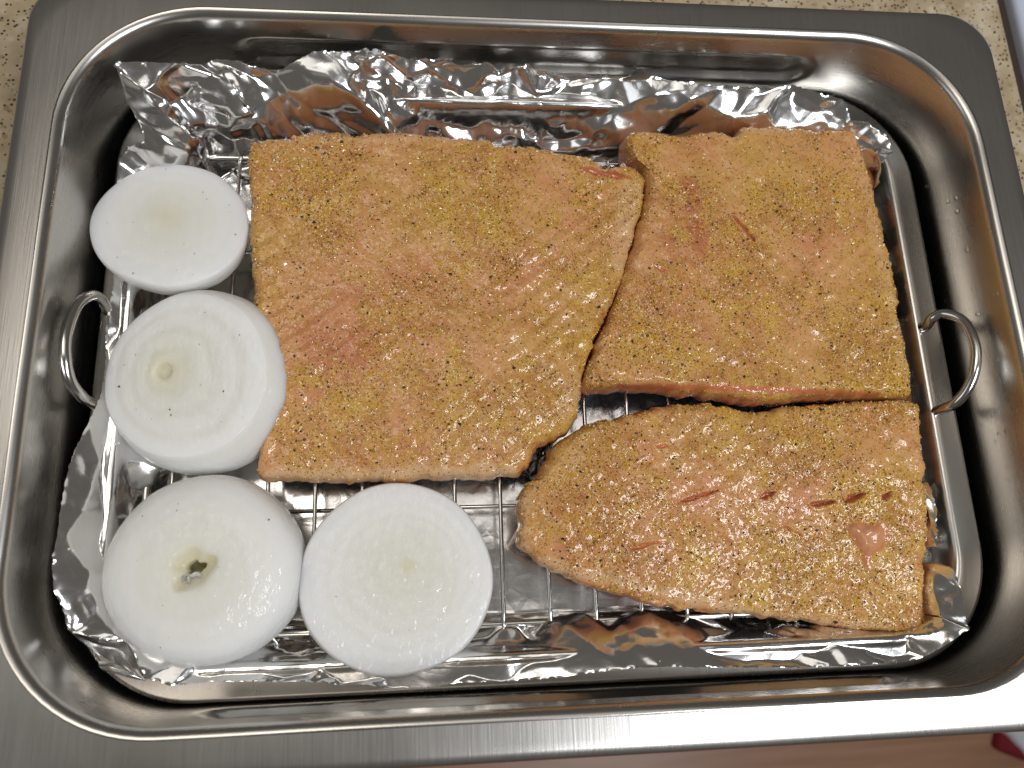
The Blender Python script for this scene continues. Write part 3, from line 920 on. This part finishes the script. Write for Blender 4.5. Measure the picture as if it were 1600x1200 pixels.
def onion(label, px, py, zc, R, prof, tilt, hole=0.0, yellow=(0.008, 0.35), seed=1, ringamp=0.00012, squash=1.0, spin=0.0, off=(0, 0), core=None, nring=6.0, ringshade=0.16, heart=0):
    """prof: list of (r/R, z) from the rim at the bottom up and over to the middle of the top"""
    c = spot(px, py, zc)
    root = empty('onion_slice', c, label, 'onion slice', 'white onion slices along the front left of the rack')
    P = catmull([(a, z, 0) for a, z in prof], 14)[:, :2]
    P = resample(P, 150, closed=False)
    NA = 180
    th = np.arange(NA) / NA * 2 * math.pi
    Rm = Euler((tilt[0], tilt[1], spin)).to_matrix(); Rn = np.array(Rm)
    rows_, cols = [], []
    for a, z in P:
        r = a * R
        wob = 1 + 0.018 * np.sin(2 * th + seed) + 0.010 * np.sin(3 * th + 2 * seed) + 0.004 * np.sin(7 * th + seed * 3)
        lx = r * np.cos(th) * wob; ly = r * np.sin(th) * wob * squash
        if heart and a < 0.32:
            e = 1 - smooth01(np.array(a), 0.10, 0.32); u = 0.77 * lx + 0.64 * ly; w_ = -0.64 * lx + 0.77 * ly
            bump_ = 1 + 0.18 * np.sin(3 * th + 1.1) + 0.10 * np.sin(5 * th)
            u = u * (1 + 0.22 * e) * (1 + (bump_ - 1) * e); w_ = w_ * (1 - 0.05 * e) * (1 + (bump_ - 1) * e)
            lx = 0.77 * u - 0.64 * w_; ly = 0.64 * u + 0.77 * w_
        o = max(0, 1 - a)
        lx = lx + off[0] * o; ly = ly + off[1] * o
        rn = a * nring + 0.25 * fbm(np.cos(th) * 1.5 + seed, np.sin(th) * 1.5 + a * 2, seed, 2)
        ring = np.abs((rn % 1.0) - 0.5) * 2
        groove = smooth01(1 - ring, 0.75, 0.0)
        lz = np.full(NA, z) - ringamp * groove * smooth01(np.full(NA, a), 0.06, 0.2) + 0.00025 * fbm(lx * 120, ly * 120, seed + 4, 2)
        rows_.append(np.stack([lx, ly, lz], -1))
        shade = groove * ringshade * (0.4 + 0.6 * vnoise(th * 0 + np.floor(rn + 0.5) * 7.3, th * 1.3, seed))
        yl = yellow[1] * (1 - smooth01(np.full(NA, r), 0.15 * yellow[0], yellow[0])) * np.ones(NA)
        cols.append(np.stack([np.full(NA, a), yl, shade, np.ones(NA)], -1))
    V = np.array(rows_).reshape(-1, 3) @ Rn.T + c
    F = [tuple(q) for q in ring_faces(len(P), NA)]
    if hole == 0.0:
        F.append(tuple((len(P) - 1) * NA + j for j in range(NA)))
    if prof[0][0] > 0.05 and hole == 0.0:
        F.append(tuple(range(NA))[::-1])
    ob = mesh_obj('flesh', V, F, MAT['onion'], root, colors=np.array(cols).reshape(-1, 4)); fix_normals(ob)
    if core:
        for (cx, cy, cz, r0, r1, hgt, yl) in core:
            n = 40; t2 = np.arange(n) / n * 2 * math.pi
            w2 = 1 + 0.12 * np.sin(2 * t2 + 1) + 0.06 * np.sin(5 * t2)
            rr_ = [(r1, -0.004), (r1, hgt * 0.3), (r1 * 0.93, hgt * 0.85), (r1 * 0.8, hgt), ((r0 + r1) / 2, hgt * 0.95), (r0 * 1.1, hgt * 0.6), (r0, 0), (r0, -0.004)]
            vs = np.array([np.stack([cx + r * np.cos(t2) * w2, cy + r * np.sin(t2) * w2, np.full(n, cz + z)], -1) for r, z in rr_]).reshape(-1, 3)
            cc = np.zeros((len(vs), 4)); cc[:, 3] = 1; cc[:, 1] = yl
            mesh_obj('core', vs @ Rn.T + c, ring_faces(len(rr_), n), MAT['onion'], root, colors=cc)
    return root, Rn, c


SPECKS = []


def specks(root, Rn, c, R, zfun, n, seed):
    rg = np.random.default_rng(seed)
    r = R * np.sqrt(rg.uniform(0, 1, n)) * 0.9; t = rg.uniform(0, 6.28, n)
    P = np.stack([r * np.cos(t), r * np.sin(t), zfun(r) + 0.0001], -1) @ Rn.T + c
    S = np.clip(rg.lognormal(math.log(0.00022), 0.5, n), 0.0001, 0.0006)
    pal = np.array([(0.03, 0.02, 0.015), (0.22, 0.10, 0.06), (0.05, 0.04, 0.03), (0.30, 0.27, 0.15)])
    grains('pepper_specks', P, S, pal[rg.integers(0, 4, n)], root)


# back left, a slice lying tilted away
pr = [(0.80, -0.0075), (0.93, -0.002), (0.985, 0.0035), (1.0, 0.0066), (0.992, 0.0080), (0.96, 0.0087), (0.80, 0.0091), (0.5, 0.0094), (0.2, 0.0095), (0.03, 0.0095)]
r_, Rn, c = onion('white onion slice farthest back, lying against the left edge of the largest fillet', 275, 368, -0.0345, 0.0289, pr, (math.radians(-8), math.radians(3), 0), yellow=(0.009, 0.25), seed=2, ringamp=0.0, nring=5, ringshade=0.12, off=(-0.002, 0.003))
specks(r_, Rn, c, 0.029, lambda r: 0.0093 + 0 * r, 26, 1)
# second: thick slice, its cut face leaning to the left, with a little hollow
pr = [(0.90, -0.012), (0.985, -0.009), (1.0, -0.004), (0.985, 0.001), (0.945, 0.0055), (0.895, 0.0088), (0.868, 0.0100), (0.84, 0.0106), (0.6, 0.0112), (0.4, 0.0115), (0.2, 0.0116), (0.10, 0.0114), (0.07, 0.0100), (0.03, 0.0094)]
r_, Rn, c = onion('thick white onion slice with a small hollow at its centre, second from the back', 315, 595, -0.0315, 0.0350, pr, (math.radians(3), math.radians(-7), 0), yellow=(0.012, 0.38), seed=5, ringamp=0.00012, nring=4.5, ringshade=0.50, off=(-0.010, 0.002))
specks(r_, Rn, c, 0.030, lambda r: 0.0114 - 14 * np.maximum(r - 0.026, 0) ** 2, 24, 2)
# third: domed end piece with an open core
pr = [(0.86, -0.012), (0.97, -0.0095), (1.0, -0.004), (0.985, 0.0025), (0.93, 0.0078), (0.85, 0.0108), (0.76, 0.0126), (0.6, 0.0142), (0.4, 0.0152), (0.30, 0.0155), (0.225, 0.0153), (0.19, 0.0146), (0.155, 0.0134), (0.11, 0.0124), (0.085, 0.0118), (0.075, 0.010), (0.085, 0.006), (0.11, 0.003)]
r_, Rn, c = onion('domed white onion piece with an open yellowish core, at the front left corner', 322, 889, -0.0315, 0.0340, pr, (math.radians(1), math.radians(-2), 0), hole=0.1, yellow=(0.0098, 0.75), seed=8, ringamp=0.00005, nring=4, heart=1,
                  core=[(0.0008, 0.0006, 0.0030, 0.0003, 0.0060, 0.0012, 0.9), (0.0004, -0.0034, 0.0112, 0.0009, 0.0026, 0.0018, 0.15), (-0.0024, -0.0030, 0.0115, 0.0006, 0.0017, 0.0012, 0.2)])  # first core is a plug added so the hole looks less dark
specks(r_, Rn, c, 0.033, lambda r: 0.0152 - 13 * np.maximum(r - 0.016, 0) ** 2, 16, 3)
# fourth: flat cut slice
pr = [(0.90, -0.0080), (0.985, -0.0070), (1.0, -0.004), (0.992, 0.001), (0.972, 0.0048), (0.958, 0.0060), (0.935, 0.0065), (0.7, 0.0067), (0.4, 0.0068), (0.2, 0.0068), (0.03, 0.0068)]
r_, Rn, c = onion('flat round white onion slice in front of the largest fillet, nearest the bare wires', 620, 903, -0.0352, 0.0362, pr, (math.radians(-1), math.radians(1), 0), yellow=(0.0045, 0.45), seed=11, ringamp=0.0, nring=7, ringshade=0.28, off=(0.0045, 0.004), squash=0.945)
specks(r_, Rn, c, 0.034, lambda r: 0.0067 + 0 * r, 8, 4)

# ------------------------------------------------------------------ small spills
n = 260
xs = RNG.uniform(-0.168, 0.165, n); ys = RNG.uniform(-0.122, 0.10, n)
sel = (sd_rrect(xs, ys, 0.170, 0.123, 0.04) < 0) & ((ys < -0.085) | (xs < -0.150) | ((xs < 0.01) & (ys < -0.05)))
xs, ys = xs[sel], ys[sel]
# drop the grains onto the foil or the tray below
from mathutils.bvhtree import BVHTree
dg = bpy.context.evaluated_depsgraph_get()
tree_f = BVHTree.FromPolygons([tuple(q) for q in FV], Fq)
P = []
for a, b_ in zip(xs, ys):
    hit = tree_f.ray_cast(Vector((a, b_, 0.1)), Vector((0, 0, -1)))
    zt = hit[0].z if hit[0] else float(tray_z(np.array([a]), np.array([b_]))[0])
    P.append((a, b_, zt + 0.0002))
P = np.array(P)
cc = np.array([(0.80, 0.72, 0.55), (0.85, 0.82, 0.75), (0.6, 0.4, 0.15), (0.03, 0.02, 0.015)])[RNG.choice(4, len(P), p=[.4, .35, .15, .1])]
sp = grains('spilled_seasoning', P, np.clip(RNG.lognormal(math.log(0.00028), 0.35, len(P)), .00012, .0007), cc, None)
tag(sp, 'spilled grains of seasoning on the foil and tray edge', 'seasoning', kind='stuff')

# water drops on the right wall of the pan
dv, df = [], []
for k in range(55):
    ang_ = random.uniform(math.radians(-20), math.radians(75))
    z = -random.uniform(0.006, 0.034)
    hx, hy, hr = pan_half(z)
    # walk out along a ray to the wall
    lo, hi = 0.0, 0.4
    for _ in range(40):
        m = (lo + hi) / 2
        if sd_rrect(m * math.cos(ang_), m * math.sin(ang_), hx, hy, hr) < 0: lo = m
        else: hi = m
    if abs(lo * math.sin(ang_)) > hy - 0.004 and lo * math.cos(ang_) < 0.12: continue
    p = np.array([lo * math.cos(ang_), lo * math.sin(ang_), z])
    q = np.array([max(abs(p[0]) - (hx - hr), 0), max(abs(p[1]) - (hy - hr), 0)])
    if np.linalg.norm(q) < 1e-6: q = np.array([1.0, 0.0])
    nx, ny = -q[0] * np.sign(p[0]), -q[1] * (np.sign(p[1]) or 1)
    nrm = Vector((nx, ny, 0.08)).normalized()
    rad = random.choice([0.0005, 0.0006, 0.0008, 0.0011])
    tq = nrm.to_track_quat('Z', 'Y')
    i0 = len(dv)
    for (rr_, hh) in ((1.0, -0.05), (0.85, 0.25), (0.5, 0.42)):
        for j in range(10):
            a = j / 10 * 2 * math.pi
            dv.append(tuple(Vector(p) + tq @ Vector((rad * rr_ * math.cos(a), rad * rr_ * math.sin(a), rad * hh))))
    dv.append(tuple(Vector(p) + nrm * rad * 0.47))
    for r0 in (0, 1):
        for j in range(10): df.append((i0 + r0 * 10 + j, i0 + r0 * 10 + (j + 1) % 10, i0 + (r0 + 1) * 10 + (j + 1) % 10, i0 + (r0 + 1) * 10 + j))
    for j in range(10): df.append((i0 + 20 + j, i0 + 20 + (j + 1) % 10, i0 + 30))
wd = mesh_obj('water_drops', dv, df, MAT['water'])
tag(wd, 'tiny water drops on the right inner wall of the roasting pan', 'water drops', kind='stuff')

# a scrap of dry onion skin in the front left corner of the pan
c = spot(198, 1071, -0.050)
n = 16; vs = [(c[0], c[1], c[2] + 0.0016)]
for j in range(n):
    a = j / n * 2 * math.pi; r = 0.0032 * (1 + 0.35 * math.sin(3 * a) + 0.25 * random.uniform(-1, 1))
    vs.append((c[0] + r * math.cos(a), c[1] + r * 0.7 * math.sin(a), c[2] + 0.0008 * random.uniform(-1, 1)))
fs = [(0, 1 + j, 1 + (j + 1) % n) for j in range(n)]
sk = mesh_obj('onion_skin_scrap', vs, fs, MAT['crumb'])
sk.modifiers.new('thickness', 'SOLIDIFY').thickness = 0.0005
tag(sk, 'small brownish scrap in the dark front left corner of the pan', 'scrap')

# red and white cloth lying on the floor in front
cl = empty('floor_cloth', tuple(spot(1590, 1170, -0.949)), 'dark red cloth with a white border on the wooden floor', 'cloth')
for nm, mt, pts, zz in (('red_panel', 'red_cloth', [(1559, 1167), (1562, 1150), (1569, 1137), (1640, 1137), (1680, 1215), (1600, 1188), (1570, 1176)], -0.935),
                        ('white_border', 'white_cloth', [(1567, 1136), (1576, 1120), (1680, 1110), (1720, 1200), (1640, 1205), (1600, 1170), (1585, 1152)], -0.915)):
    out = resample(catmull([spot(*p, zz) for p in pts], 6, closed=True), 60)
    cc_ = out.mean(0); rg_ = []
    for s in (1.0, 0.97, 0.85, 0.6, 0.3):
        q = cc_ + (out - cc_) * s; q[:, 2] = zz + 0.012 * (1 - s ** 4) + 0.004 * fbm(q[:, 0] * 25, q[:, 1] * 25, 5, 2) * (1 - s); rg_.append(q)
    low = out.copy(); low[:, 2] = -0.9495
    vv = np.vstack([low] + rg_ + [cc_[None] + np.array([[0, 0, 0.012]])])
    ff = [tuple(q) for q in ring_faces(6, 60)] + [(5 * 60 + j, 5 * 60 + (j + 1) % 60, 360) for j in range(60)]
    fix_normals(mesh_obj(nm, vv, ff, MAT[mt], cl))
